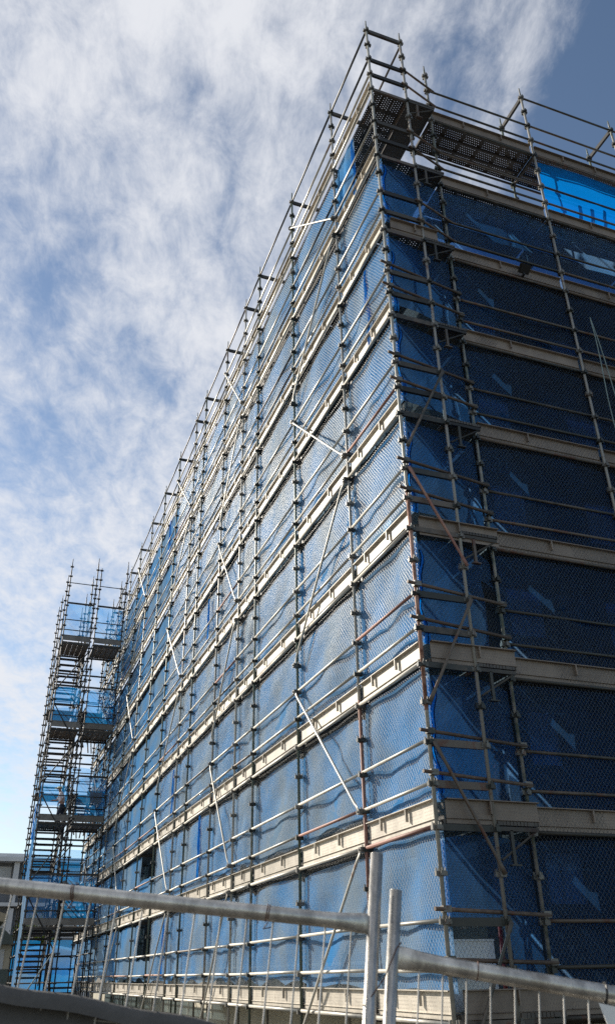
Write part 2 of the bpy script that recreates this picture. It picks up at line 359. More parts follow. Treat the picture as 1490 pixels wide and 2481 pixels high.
# ------------------------------------------------------------------ building behind the scaffold
bld = thing('building', (WX, WY, GZ), 'tall rendered building wrapped in blue netting behind the scaffold', 'building')
def wall_with_holes(axis, plane, thick, a0, a1, z0, z1, holes):
    """boxes of a wall in plane axis=plane, with rectangular openings (a0,a1,z0,z1)"""
    mb = MB(); zs = sorted({z0, z1, *[h[2] for h in holes], *[h[3] for h in holes]})
    for zl, zh in zip(zs[:-1], zs[1:]):
        hs = sorted([h for h in holes if h[2] < zh-1e-6 and h[3] > zl+1e-6]); cur = a0
        for h in hs + [(a1, a1, 0, 0)]:
            if h[0] > cur+1e-6:
                if axis == 1: mb.box((cur, plane, zl), (h[0], plane+thick, zh))
                else: mb.box((plane, cur, zl), (plane+thick, h[0], zh))
            cur = max(cur, h[1])
    return mb
holesR = [(2.62,3.20,3.22,4.05),(2.58,3.23,1.31,1.98)]
for z in (5.3, 7.3, 9.3, 11.3):
    holesR.append((2.6,3.3,z,z+0.9))
for z in (1.3, 3.2, 5.3, 7.3, 9.3, 11.3):
    holesR += [(4.6,5.5,z,z+0.9),(7.0,7.9,z,z+0.9)]
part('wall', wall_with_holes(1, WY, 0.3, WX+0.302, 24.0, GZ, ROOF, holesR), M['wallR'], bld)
holesL = []
for z in (1.2, 3.2, 5.2, 7.2, 9.2, 11.2):
    for y in (3.4, 6.4, 9.6, 12.6, 16.0, 18.3, 22.0, 25.2, 29.0, 33.0): holesL.append((y, y+1.3, z, z+1.2))
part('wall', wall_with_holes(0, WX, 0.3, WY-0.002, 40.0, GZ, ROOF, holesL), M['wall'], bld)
part('back_wall', MB().box((24.0, WY+0.002, GZ), (24.3, 40.0, ROOF)).box((WX+0.302, 40.0, GZ), (24.3, 40.3, ROOF)), M['wall'], bld)
part('roof', MB().box((WX-0.1, WY-0.1, ROOF), (24.4, 40.4, ROOF+0.25)), M['slab'], bld)
for i, z in enumerate((0.0, 4.0, 8.0)): part('floor_slab', MB().box((WX+0.31, WY+0.31, z-0.1), (23.9, 39.9, z+0.1)), M['slab'], bld)
def window(axis, plane, h):
    mb = MB(); a0, a1, z0, z1 = h; t = 0.04; e = 0.003
    def bx(al, ah, zl, zh, d0, d1):
        return ((al, plane+d0, zl), (ah, plane+d1, zh)) if axis == 1 else ((plane+d0, al, zl), (plane+d1, ah, zh))
    for q in ((a0+e,a0+t,z0+e,z1-e),(a1-t,a1-e,z0+e,z1-e),(a0+t,a1-t,z0+e,z0+t),(a0+t,a1-t,z1-t,z1-e),((a0+a1)/2-0.02,(a0+a1)/2+0.02,z0+t,z1-t)):
        mb.box(*bx(*q, 0.06, 0.12))
    fr = part('window', mb, M['white'], bld)
    for al, ah in ((a0+t, (a0+a1)/2-0.02), ((a0+a1)/2+0.02, a1-t)): part('pane', MB().box(*bx(al, ah, z0+t, z1-t, 0.085, 0.095)), M['glass'], fr)
for h in holesR: window(1, WY, h)
for h in holesL: 
    if h[0] < 24: window(0, WX, h)
part('plinth', MB().box((WX-0.08, WY-0.1, GZ), (WX-0.002, 39.9, -0.12)), M['cream'], bld)
part('plinth', MB().box((WX, WY-0.09, GZ), (23.9, WY-0.002, -0.12)), M['cream'], bld)
# downpipe-like string courses on the long wall
for z in (2.9, 6.9, 10.9): part('string_course', MB().box((WX-0.05, WY+0.4, z), (WX-0.002, 39.8, z+0.16)), M['slab'], bld)

# ------------------------------------------------------------------ scaffold pieces
def cup_mesh():
    mb = MB(); mb.tube((0,0,-0.03), (0,0,0.025), 0.040, 8)
    for a in range(4):
        c, s_ = math.cos(a*math.pi/2), math.sin(a*math.pi/2)
        ax = (Vector((c,s_,0)), Vector((-s_,c,0)), Vector((0,0,1)))
        mb.quadbox((c*0.052, s_*0.052, 0.002), (0.018, 0.026, 0.026), ax)
        mb.quadbox((c*0.058, s_*0.058, 0.04), (0.006, 0.012, 0.022), ax)
    return mb
CUP = cup_mesh().mesh('cup', M['cup'])
CUPB = cup_mesh().mesh('cup', M['rustpole'])
ROWS = {}
def cup_row(ks):
    key = tuple(ks)
    if key not in ROWS:
        mb = MB(); c = cup_mesh()
        for k in ks:
            b = len(mb.v); mb.v += [(x, y, z+kz(k)) for x, y, z in c.v]; mb.f += [tuple(i+b for i in f) for f in c.f]
        ROWS[key] = mb.mesh('cup_row', M['cup'])
    return ROWS[key]
SM = {}
def standard(parent, x, y, ktop, mat, near=False, tip=True, lean=(0,0), kbot=33, segs=None):
    """upright tube with cups every half metre, a spigot on top and a base jack"""
    key = (ktop, mat.name, tip, str(segs))
    if key not in SM:
        mb = MB(); ztop = kz(ktop)+0.10
        mb.tube((0,0,GZ+0.25), (0,0,ztop), 0.026, 8)
        if tip: mb.tube((0,0,ztop), (0,0,ztop+0.26), 0.019, 8, 0.015)
        mb.tube((0,0,GZ+0.02), (0,0,GZ+0.25), 0.019, 8); mb.box((-0.075,-0.075,GZ), (0.075,0.075,GZ+0.01))
        mb.quadbox((0,0,GZ+0.24), (0.06,0.016,0.016))
        SM[key] = mb.mesh('standard', mat, True)
    o = link('standard', SM[key], parent, Vector((x, y, 0))-wpos(parent))
    if segs:                                               # a length of another colour spliced in
        for k0, k1, m2 in segs: part('spliced_length', MB().tube((x,y,kz(k1)), (x,y,kz(k0)), 0.0285, 8), m2, o, True)
    ks = list(range(ktop, kbot))
    if near:
        for k in ks:
            c = link('cup', CUP, o, (0,0,kz(k)-0.0), Quaternion((0,0,1), R.uniform(-0.12, 0.12)))
    else:
        c = link('cup_row', cup_row(ks), o, (0,0,0)); c['kind'] = 'stuff'
    return o

def toe_mesh(L, mat, axis):
    """folded toe board: face, out-turned top lip and a deck edge under it, running along +axis from 0 to L; outside is -normal"""
    mb = MB()
    prof = [(0.030,0.055),(0.030,0.105),(0.012,0.110),(0.034,0.118),(0.034,0.322),(-0.020,0.327),(-0.020,0.338),(0.040,0.338),(0.040,0.118),(0.040,0.105),(0.036,0.055)]
    b = len(mb.v); n = len(prof)
    for t in (0.0, L):
        for d, z in prof: mb.v.append((d, t, z) if axis == 1 else (t, d, z))
    mb.f += [(b+i, b+(i+1)%n, b+n+(i+1)%n, b+n+i) for i in range(n)]
    return mb.mesh('toe_board', mat)
TM = {}
def toe_board(parent, p, L, axis, mat, clips=(0.3, 0.72)):
    key = (round(L,2), axis, mat.name)
    if key not in TM: TM[key] = toe_mesh(key[0], mat, axis)
    o = link('toe_board', TM[key], parent, Vector(p)-wpos(parent))
    for c in clips:
        t = c*L + R.uniform(-0.08, 0.08); mb = MB()
        lo, hi = ((-0.020, t-0.010, 0.175), (0.019, t+0.010, 0.322)) if axis == 1 else ((t-0.010, -0.020, 0.175), (t+0.010, 0.019, 0.322))
        mb.box(lo, hi); link('clip', mb.mesh('clip', mat), o)
    return o
PM = {}
def plank(parent, p, L, w, axis, mat):
    """steel plank: perforated top with turned-down edges, along +axis"""
    key = (round(L,2), round(w,3), axis, mat.name)
    if key not in PM:
        mb = MB()
        def bx(l0,l1,w0,w1,z0,z1):
            mb.box((w0,l0,z0),(w1,l1,z1)) if axis == 1 else mb.box((l0,w0,z0),(l1,w1,z1))
        bx(0, key[0], 0, w, 0.046, 0.049); bx(0, key[0], 0, 0.004, 0, 0.0455); bx(0, key[0], w-0.004, w, 0, 0.0455)
        bx(0, 0.04, 0.0045, w-0.0045, 0.0, 0.0455); bx(key[0]-0.04, key[0], 0.0045, w-0.0045, 0, 0.0455)
        PM[key] = mb.mesh('deck_plank', mat)
    return link('deck_plank', PM[key], parent, Vector(p)-wpos(parent))

def net_panel(parent, org, ux, L, z0, z1, nrm, mat, name='net_panel', nu=12, nv=10, scal_b=0.2, scal_t=0.06, amp=0.05, skip=None, seed=None, gath=0.5, off_n=0.0):
    """hung cloth between two uprights: org start, ux unit direction, nrm outward; scalloped edges, billows and gathers"""
    rr = random.Random(seed if seed is not None else R.random())
    a = [rr.uniform(0.4, 1.0) for _ in range(6)]; ph = [rr.uniform(0, 6.28) for _ in range(8)]
    sb = [rr.uniform(0.15, 1.0) for _ in range(3)]; org = Vector(org); ux = Vector(ux); nrm = Vector(nrm)
    sgn = rr.choice((-1, 1, 1)); mb = MB(); uvs = []; off = wpos(parent)
    for j in range(nv+1):
        for i in range(nu+1):
            u = i/nu; v = j/nv
            sag = abs(math.sin(math.pi*u*2+ph[0]*0.3))*sb[0]*0.6 + abs(math.sin(math.pi*u*1.0))*sb[1]*0.6
            zb = z0 + scal_b*min(sag, 1.0); zt = z1 - scal_t*(1-math.sin(math.pi*u)**0.6)*sb[2]*1.6 - scal_t*0.2
            z = zb + (zt-zb)*v
            e = math.sin(math.pi*u)**0.5*(0.25+0.75*math.sin(math.pi*v)**0.6)
            d = amp*sgn*a[0]*e + 0.024*math.sin(7.0*u+ph[1]+2.2*v)*e + 0.018*math.sin(13*u+5*v*a[1]+ph[2])*e
            d += 0.014*math.sin(9*v+4*u+ph[3]) * e + gath*0.014*math.sin(29*u+ph[4])*(1-v)*e
            d += 0.010*math.sin(21*(u*0.6+v)+ph[5])*e
            p = org + ux*(u*L) + nrm*(d+off_n); mb.v.append((p.x-off.x, p.y-off.y, z-off.z)); uvs.append((u*L, z))
    for j in range(nv):
        for i in range(nu):
            if skip and skip((i+.5)/nu, (j+.5)/nv): continue
            q = j*(nu+1)+i; mb.f.append((q, q+1, q+nu+2, q+nu+1))
    me = mb.mesh(name, mat); me.polygons.foreach_set('use_smooth', [True]*len(me.polygons))
    ul = me.uv_layers.new(name='UVMap')
    for l in me.loops: ul.data[l.index].uv = uvs[l.vertex_index]
    return link(name, me, parent)

def brace(parent, p, q, mat, r=0.021):
    """tube brace with flattened ends"""
    p = Vector(p); q = Vector(q); d = (q-p).normalized(); L = (q-p).length
    a = d.orthogonal().normalized(); c = d.cross(a); mb = MB(); n = 8; rings = []
    side = Vector((1,0,0)) if abs(d.x) < 0.3 else Vector((0,1,0))
    wv = d.cross(side).normalized(); tv = side
    for s_, wr, tr in ((0,0.030,0.006),(0.10,0.030,0.006),(0.2,r,r),(L-0.2,r,r),(L-0.10,0.030,0.006),(L,0.030,0.006)):
        b = len(mb.v); rings.append(b)
        for i in range(n):
            t = 2*math.pi*i/n; mb.v.append(tuple(p + d*s_ + wv*math.cos(t)*wr + tv*math.sin(t)*tr))
    for b0, b1 in zip(rings[:-1], rings[1:]): mb.f += [(b0+i, b0+(i+1)%n, b1+(i+1)%n, b1+i) for i in range(n)]
    mb.f += [tuple(rings[0]+i for i in reversed(range(n))), tuple(rings[-1]+i for i in range(n))]
    return part('brace', mb, mat, parent, True)
def coupler(parent, p, mat=None, s=0.05):
    mb = MB(); mb.quadbox(p, (s, s*0.8, s*0.7)); mb.tube(Vector(p)+Vector((-s*1.3,0,0)), Vector(p)+Vector((s*1.3,0,0)), s*0.35, 6)
    return part('coupler', mb, mat or M['cup'], parent)

# ------------------------------------------------------------------ scaffold along the sunlit side
side = thing('scaffold', (0, 0, GZ), 'long sunlit tube scaffold hung with blue netting along the building side', 'scaffold')
for i, y in enumerate(YP):
    near = i < 3
    mt = M['poleA'] if i in (0, 4) else M['pole']
    segs = [(18.8, 25.2, M['rustpole'])] if i == 0 else ([(23.8, 32, M['rustpole'])] if i == 1 else None)
    standard(side, 0, y, -4, mt, near, segs=segs)
    standard(side, WID, y, -4, M['pole'] if i else M['pole'], i == 0, tip=(i == 0))
for i, (y0, y1) in enumerate(zip(YP[:-1], YP[1:])):
    L = y1-y0; a, b = y0+0.05, y1-0.05
    for d in DECKS:
        z = kz(d)
        mt = M['rustpole'] if (i == 0 and d == 28) else M['rail']
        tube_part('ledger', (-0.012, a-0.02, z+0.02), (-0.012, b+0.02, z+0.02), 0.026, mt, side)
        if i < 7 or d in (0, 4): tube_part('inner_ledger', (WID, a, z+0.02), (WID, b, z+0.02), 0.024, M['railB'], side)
        for k in (d-1, d-2):
            jz0, jz1 = R.uniform(-0.012, 0.012), R.uniform(-0.012, 0.012)
            rm = M['rail'] if R.random() < 0.86 else (M['rustpole'] if R.random() < 0.4 else M['railB'])
            tube_part('guard_rail', (-0.005, a-0.03, kz(k)+0.03+jz0), (-0.005, b+0.03, kz(k)+0.03+jz1), 0.0235, rm, side)
        # toe board and planks
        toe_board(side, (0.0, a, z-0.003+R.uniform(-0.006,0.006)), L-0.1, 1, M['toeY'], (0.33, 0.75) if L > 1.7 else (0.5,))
        if i < 4 or d == 0:
            for j in range(3): plank(side, (0.105+j*0.228, y0+0.02, z+0.055), L-0.04, 0.222, 1, M['plankY'])
        else:
            part('deck', MB().box((0.105, y0+0.02, z+0.055), (0.785, y1-0.02, z+0.104)), M['plankY'], side)
        # boards on the inside brackets
        if i < 7: part('inside_board', MB().box((0.84, y0+0.03, z+0.057), (1.30, y1-0.03, z+0.10)), M['plankY'], side)
    tube_part('top_rail', (0, a-0.03, kz(-4)+0.02), (0, b+0.03, kz(-4)+0.02), 0.0235, M['railB'], side)
    if i == 0: tube_part('top_rail', (WID, a-0.03, kz(-4)-0.1), (WID, b+0.03, kz(-4)-0.1), 0.0235, M['railB'], side)
for i, y in enumerate(YP):
    for d in DECKS:
        part('transom', MB().box((0.05, y-0.022, kz(d)-0.03), (WID-0.04, y+0.022, kz(d)+0.045)), M['railB'], side)
        if i: tube_part('bracket_arm', (WID+0.03, y, kz(d)+0.02), (1.33, y, kz(d)+0.02), 0.02, M['railB'], side)
    part('transom', MB().box((0.04, y-0.024, kz(-4)-0.05), (WID-0.03, y+0.024, kz(-4)+0.05)), M['darkmetal'], side)
# end of the scaffold: guard transoms, loose tubes with couplers, toe boards, hop-up brackets
for d in DECKS:
    for k in (d-1, d-2):
        part('end_transom', MB().box((0.045, -0.022, kz(k)-0.045), (WID-0.035, 0.022, kz(k)+0.045)), M['darkmetal'] if d < 20 else M['railB'], side)
    z = kz(d)
    if d in (8, 20, 24, 28, 32):
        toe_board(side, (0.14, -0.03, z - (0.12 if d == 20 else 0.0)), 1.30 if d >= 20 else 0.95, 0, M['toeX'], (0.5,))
    if d >= 12:
        for k, e in ((d-1, 0.13), (d-2, 0.13)):
            rm = M['rusttube']
            p, q = Vector((-0.16, -0.055+0.02, kz(k)+e)), Vector((1.52, 0.14, kz(k)+e-0.05))
            p.y = -0.075
            tube_part('end_tube', p, q, 0.024, rm, side)
            coupler(side, (0.0, -0.04, kz(k)+e)); coupler(side, (1.46, 0.16, kz(k)+e-0.04))
    elif d > 0 or True:
        for k in (d-1, d-2):
            tube_part('end_tube', (WID-0.1, -0.05, kz(k)+0.02), (1.58, 0.16, kz(k)-0.06), 0.022, M['rusttube'], side)
            coupler(side, (1.46, 0.17, kz(k)-0.04), s=0.04)
    # hop-up bracket and its little deck between this scaffold and the next
    part('hop_up_bracket', MB().box((WID+0.03, -0.02, z-0.01), (1.40, 0.02, z+0.04)).tube((1.36, 0, z-0.01), (WID+0.05, 0, z-0.34), 0.014, 6), M['darkmetal'], side)
    part('hop_up_bracket', MB().box((WID+0.2, -0.02, z-0.38), (WID+0.24, 0.02, z)).box((WID+0.16, -0.03, z-0.40), (WID+0.3, 0.03, z-0.383)), M['railB'], side)
    part('hop_up_deck', MB().box((WID+0.04, -0.02, z+0.055), (1.42, 0.18, z+0.10)).box((WID+0.04, 0.185, z+0.055), (1.42, 0.7, z+0.098)), M['plankX'], side)
# long braces: a zigzag up four bays, another up the end
for bay in (1, 4, 7, 10):
    ya, yb = YP[bay]+0.03, YP[bay+1]-0.03
    for k0 in (-2, 10, 22): brace(side, (-0.075, yb, kz(k0)), (-0.075, ya, kz(k0+5)), M['brace']); coupler(side, (-0.05, yb, kz(k0))); coupler(side, (-0.05, ya, kz(k0+5)))
    for k0 in (4, 16, 28):
        k1 = k0+5 if k0 < 28 else 32.8
        brace(side, (-0.075, ya, kz(k0)), (-0.075, yb, kz(k1)), M['brace'] if (bay+k0) % 3 else M['railB']); coupler(side, (-0.05, ya, kz(k0))); coupler(side, (-0.05, yb, kz(k1)))
for ka, kb in ((17.3, 14), (18, 21), (25, 22), (26, 29), (33, 30)):
    brace(side, (0.02, -0.085, kz(ka)), (WID+0.02, -0.085, kz(kb)), M['rustpole'] if ka == 18 else M['railB'])
# netting
for i, (y0, y1) in enumerate(zip(YP[:-1], YP[1:])):
    L = y1-y0
    for d in DECKS[:-1]:
        zt, zb = kz(d)-(0.035 if i else -0.03), kz(d+4)+(0.30 if i else 0.27)
        skip = None
        if i == 8 and d in (24, 28): skip = (lambda u, v: 0.02 < u < 0.78 and v > 0.30) if d == 28 else (lambda u, v: 0.05 < u < 0.85 and v > 0.45)
        yy0, LL = y0, L
        if i == 0 and d == 0: yy0, LL = 1.12, L-1.12
        sd = R.random()
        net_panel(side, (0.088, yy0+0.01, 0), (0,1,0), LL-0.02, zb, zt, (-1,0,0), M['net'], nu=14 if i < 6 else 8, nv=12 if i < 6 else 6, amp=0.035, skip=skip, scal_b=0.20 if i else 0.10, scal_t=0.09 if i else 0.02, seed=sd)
        if i < 8 and not (i == 0 and d == 0):
            net_panel(side, (0.088, y0+0.01, 0), (0,1,0), L-0.02, kz(d+4)+0.04, kz(d)+0.01, (-1,0,0), M['chain'], 'chain_wire', 12, 12, 0, 0, 0.035, seed=sd, off_n=0.022)
# bunched strips of cloth hanging down
def hung_strip(parent, x, y, z0, z1, wd, mat, dirv=(0,1,0)):
    mb = MB(); n = 14; dv = Vector(dirv); rr = R; pts = []
    for j in range(n+1):
        t = j/n; z = z1+(z0-z1)*t
        c = Vector((x, y, z)) + dv*(0.03*math.sin(7*t+x*9)+0.02*math.sin(17*t)); wv = wd*(0.5+0.5*abs(math.sin(5*t+y*3)))+0.01
        for s_ in range(6):
            a = s_/5-0.5; q = c + dv*(a*wv) + Vector((-0.02*math.cos(a*9+4*t), 0, 0)) ; mb.v.append(tuple(q))
    mb.f = [(j*6+s_, j*6+s_+1, (j+1)*6+s_+1, (j+1)*6+s_) for j in range(n) for s_ in range(5)]
    o = part('hanging_strip', mb, mat, parent, True); return o
hung_strip(side, 0.03, 0.92, kz(11.8), kz(8.2), 0.10, M['netfold'])
hung_strip(side, 0.03, 1.10, kz(3.6), kz(0.3), 0.09, M['netfold'])
for y, k0, k1 in ((18.9, 3.5, 0.2), (12.0, 27, 24), (12.0, 15, 12.4), (15.5, 23, 20.4), (15.6, 31, 28.3)): hung_strip(side, 0.01, y, kz(k0), kz(k1), 0.14, M['netfold'])
# end panels of netting between the corner post and the next scaffold
for d in DECKS[1:-1]:
    zt, zb = kz(d)-0.02, kz(d+4)+0.33
    sk = (lambda u, v: v < 0.42 and u < 0.62 and not 0.18 < v < 0.24) if d == 28 else ((lambda u, v: u > 0.86 and v < 0.75) if d == 20 else None)
    sd = R.random()
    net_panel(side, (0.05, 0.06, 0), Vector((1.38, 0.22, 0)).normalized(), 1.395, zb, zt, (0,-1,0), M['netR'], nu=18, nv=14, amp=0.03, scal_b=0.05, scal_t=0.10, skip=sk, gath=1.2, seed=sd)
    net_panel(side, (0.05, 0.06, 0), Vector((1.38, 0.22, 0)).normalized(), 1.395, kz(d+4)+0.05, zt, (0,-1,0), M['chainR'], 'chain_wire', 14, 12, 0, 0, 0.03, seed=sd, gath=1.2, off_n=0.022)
for k in (5.0, 9.5, 13.0, 17.2, 21.2, 25.0): hung_strip(side, 0.10, 0.02, kz(k+2.2), kz(k-0.6), 0.06, M['netfold'], (1,0,0))

# ------------------------------------------------------------------ scaffold across the shaded end
end = thing('scaffold', (XR[0], YR0, GZ), 'shaded tube scaffold with taupe toe boards across the building end', 'scaffold')
for i, x in enumerate(XR):
    standard(end, x, YR0, -3 if i == 0 else -4, M['pole'], i < 2)
    standard(end, x, YR1, -3 if i == 0 else -4, M['pole'], False)
for i, (x0, x1) in enumerate(zip(XR[:-1], XR[1:])):
    L = x1-x0; a, b = x0+0.03, x1-0.03
    for d in DECKS:
        z = kz(d)
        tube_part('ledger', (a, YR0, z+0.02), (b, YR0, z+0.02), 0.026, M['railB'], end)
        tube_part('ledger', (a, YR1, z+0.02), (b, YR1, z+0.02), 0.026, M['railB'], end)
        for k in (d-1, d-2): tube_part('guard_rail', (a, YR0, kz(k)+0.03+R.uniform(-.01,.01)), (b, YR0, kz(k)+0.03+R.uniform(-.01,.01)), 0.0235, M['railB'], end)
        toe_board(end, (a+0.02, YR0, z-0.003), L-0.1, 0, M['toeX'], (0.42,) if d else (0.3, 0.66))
        for j in range(3): plank(end, (x0+0.02, YR0+0.05+j*0.25, z+0.055), L-0.04, 0.24, 0, M['plankX'])
        if d >= 4: part('inside_board', MB().box((x0+0.03, YR1+0.05, z+0.057), (x1-0.03, YR1+0.42, z+0.10)), M['plankX'], end)
    if i: tube_part('top_rail', (a, YR0, kz(-4)+0.02), (b, YR0, kz(-4)+0.02), 0.0235, M['railB'], end)
    for d in DECKS[:-1]:
        if i == 0 and d == 0: continue
        sd = R.random()
        net_panel(end, (x0+0.01, YR0+0.055, 0), (1,0,0), L-0.02, kz(d+4)+0.30, kz(d)-0.02, (0,-1,0), M['netbacklit'] if d == 0 else M['netR'], nu=14, nv=10, amp=0.04, scal_b=0.10, scal_t=0.06, seed=sd)
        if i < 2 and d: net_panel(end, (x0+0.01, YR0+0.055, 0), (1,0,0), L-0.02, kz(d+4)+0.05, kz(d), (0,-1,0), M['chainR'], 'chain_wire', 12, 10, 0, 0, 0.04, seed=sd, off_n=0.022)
for i, x in enumerate(XR):
    for d in DECKS: part('transom', MB().box((x-0.022, YR0+0.04, kz(d)-0.03), (x+0.022, YR1-0.04, kz(d)+0.045)), M['railB'], end)
    if i: part('transom', MB().box((x-0.026, YR0+0.03, kz(-4)-0.05), (x+0.026, YR1-0.03, kz(-4)+0.05)), M['darkmetal'], end)

# small things fixed to or leaning on the end scaffold
fl = thing('floodlight', (3.0, 0.16, 12.05), 'small black floodlight clipped to a toe board of the shaded scaffold', 'floodlight')
part('housing', MB().quadbox((3.0, 0.10, 12.17), (0.11, 0.09, 0.022), (Vector((1,0,0)), Vector((0,0.75,-0.66)), Vector((0,0.66,0.75)))), M['black'], fl)
part('lens', MB().quadbox((3.0, 0.083, 12.148), (0.09, 0.07, 0.004), (Vector((1,0,0)), Vector((0,0.75,-0.66)), Vector((0,0.66,0.75)))), M['black'], fl)
part('bracket', MB().box((2.98, 0.12, 12.05), (3.02, 0.20, 12.08)).box((2.98, 0.13, 12.08), (3.02, 0.15, 12.16)), M['black'], fl)
rp = MB(); p0 = Vector((4.24, 0.02, 11.25))
for q in ((4.13, -0.06, 8.3), (4.42, -0.06, 8.3)): rp.path([p0.lerp(Vector(q), t/6)+Vector((0.02*math.sin(t*1.1), 0, 0)) for t in range(7)] + [Vector((q[0]+0.02, q[1], -0.6))], 0.010)
tag(link('rope', rp.mesh('rope', M['rope'])), 'pair of pale green ropes hanging outside the shaded scaffold', 'rope')
def prop(x, y, z0, z1, label, tilt=0.05):
    t = thing('prop', (x, y, z0), label, 'prop')
    tube_part('outer_tube', (x, y, z0), (x+tilt*0.5, y, (z0+z1)/2), 0.026, M['red'], t); tube_part('inner_tube', (x+tilt*0.5, y, (z0+z1)/2), (x+tilt, y, z1), 0.020, M['red'], t)
    part('foot_plate', MB().box((x-0.06, y-0.06, z0), (x+0.06, y+0.06, z0+0.008)), M['red'], t)
prop(1.25, 0.55, 2.11, 3.75, 'red steel prop behind netting on the third deck from the ground'); prop(1.02, 0.55, 0.11, 1.85, 'red steel prop behind netting on the second deck from the ground')
# stand-in sticks for pale reflective edges, on the top deck behind the netting
for px, py in ((1312, 512), (1338, 520), (1366, 524), (1402, 528), (1440, 536)):
    tp_ = on_plane(px, py, 1, 0.95); bt = Vector((tp_.x-0.16, 0.93, kz(4)+0.105)); d = (tp_-bt).normalized(); u = Vector((0,1,0)); v = d.cross(u).normalized(); u = v.cross(d)
    mb = MB().quadbox((tp_+bt)/2, (0.018, 0.03, (tp_-bt).length/2), (u, v, d)).quadbox(bt+d*0.03, (0.021, 0.033, 0.03), (u, v, d))
    tag(link('stick', mb.mesh('stick', M['stick'])), 'thin pale stand-in batten leaning behind the topmost bright blue netting', 'stick', 'stand-in sticks leaning on the top deck')

# ------------------------------------------------------------------ stair tower at the far end
TX = [-2.86, -1.63, -1.45, -0.20]; TY = [28.5, 30.4, 33.1, 35.1]
TD = [2.35, 6.25, 10.15, 14.13]                            # front landings
tow = thing('stair_tower', (TX[0], TY[0], GZ), 'dark scaffold stair tower with blue nets standing against the long scaffold', 'stair tower')
TCUP = MB()
_c = cup_mesh()
for j in range(38):
    b = len(TCUP.v); TCUP.v += [(x*1.15, y*1.15, z+GZ+0.4+j*0.5) for x, y, z in _c.v]; TCUP.f += [tuple(i+b for i in f) for f in _c.f]
TCUPM = TCUP.mesh('cup_row', M['darkmetal'])
for i, x in enumerate(TX):
    for j, y in enumerate(TY):
        zt = 18.0+R.uniform(-0.1, 0.2) - (0.25 if i in (2,) else 0)
        tube_part('standard', (x, y, GZ), (x, y, zt), 0.028, M['darkmetal'], tow, 6)
        tube_part('spigot', (x, y, zt), (x, y, zt+0.3), 0.017, M['darkmetal'], tow, 6)
        c = link('cup_row', TCUPM, tow, Vector((x, y, 0))-wpos(tow)); c['kind'] = 'stuff'
for zd in TD:
    for bi, (x0, x1) in enumerate(((TX[0], TX[1]), (TX[2], TX[3]))):
        # front landing
        part('toe_board', MB().box((x0-0.02, TY[0]-0.045, zd-0.02), (x1+0.02, TY[0]-0.02, zd+0.22)).box((x0-0.02, TY[0]-0.06, zd+0.22), (x1+0.02, TY[0]-0.02, zd+0.235)), M['toeT'], tow)
        for q in range(5):
            w5 = (x1-x0-0.06)/5; plank(tow, (x0+0.03+q*w5, TY[0]+0.03, zd-0.10), TY[1]-TY[0]-0.06, w5-0.012, 1, M['plankT'])
        # back landing
        part('back_landing', MB().box((x0+0.03, TY[2]+0.03, zd-2.05), (x1-0.03, TY[3]-0.03, zd-2.0)), M['plankT'], tow)
        for dz in (0.5, 1.0): tube_part('guard_rail', (x0, TY[0]-0.01, zd+dz), (x1, TY[0]-0.01, zd+dz), 0.025, M['darkmetal'], tow, 6)
        part('transom', MB().box((x0, TY[0]-0.02, zd+1.80), (x1, TY[0]+0.02, zd+1.88)), M['darkmetal'], tow)
        for yy in TY: part('transom', MB().box((x0, yy-0.02, zd-0.18), (x1, yy+0.02, zd-0.10)), M['darkmetal'], tow)
        for yy in TY[2:]:
            tube_part('guard_rail', (x0, yy, zd-1.0), (x1, yy, zd-1.0), 0.024, M['darkmetal'], tow, 6); tube_part('guard_rail', (x0, yy, zd-1.5), (x1, yy, zd-1.5), 0.024, M['darkmetal'], tow, 6)
    for x in TX:
        for y0, y1 in zip(TY[:-1], TY[1:]):
            for dz in (0.0, -2.0, -1.0, 1.0): tube_part('side_ledger', (x, y0, zd+dz), (x, y1, zd+dz), 0.024, M['darkmetal'], tow, 6)
    # two flights: out and up in the near-wall bay, back and up in the outer bay
    for x0, x1, ya, yb, za, zb in ((TX[0]+0.1, TX[1]-0.1, TY[2], TY[1], zd-2.0, zd), (TX[2]+0.1, TX[3]-0.1, TY[1], TY[2], zd-3.9, zd-2.0)):
        if za < GZ+0.2: za = GZ+0.05
        n = max(2, int(round((zb-za)/0.2)))
        for q in range(1, n):
            t = q/n; y = ya+(yb-ya)*t; z = za+(zb-za)*t
            part('tread', MB().box((x0, y-0.12, z-0.02), (x1, y+0.12, z+0.02)).box((x0, y-0.12, z-0.06), (x1, y-0.112, z-0.0205)), M['tread'], tow)
        for x in (x0-0.03, x1+0.03):
            d = Vector((0, yb-ya, zb-za)).normalized(); u = Vector((1,0,0)); v = d.cross(u)
            part('stringer', MB().quadbox((x, (ya+yb)/2, (za+zb)/2-0.06), (0.018, 0.09, Vector((0, yb-ya, zb-za)).length/2), (u, v, d)), M['darkmetal'], tow)
            tube_part('hand_rail', (x, ya, za+0.95), (x, yb, zb+0.95), 0.02, M['darkmetal'], tow, 6)
            tube_part('hand_rail', (x, ya, za+0.5), (x, yb, zb+0.5), 0.02, M['darkmetal'], tow, 6)
            for t in (0.08, 0.5, 0.92):
                y = ya+(yb-ya)*t; z = za+(zb-za)*t; tube_part('baluster', (x, y, z), (x, y, z+0.95), 0.016, M['darkmetal'], tow, 6)
    # zigzag bracing of the outer front bay
    if zd > TD[0]:
        brace(tow, (TX[0], TY[0]-0.06, zd-2.35), (TX[1], TY[0]-0.06, zd-0.5), M['darkmetal'], 0.025)
    if zd < TD[3]: brace(tow, (TX[0], TY[0]-0.06, zd+1.0), (TX[1], TY[0]-0.06, zd-0.9), M['darkmetal'], 0.025)
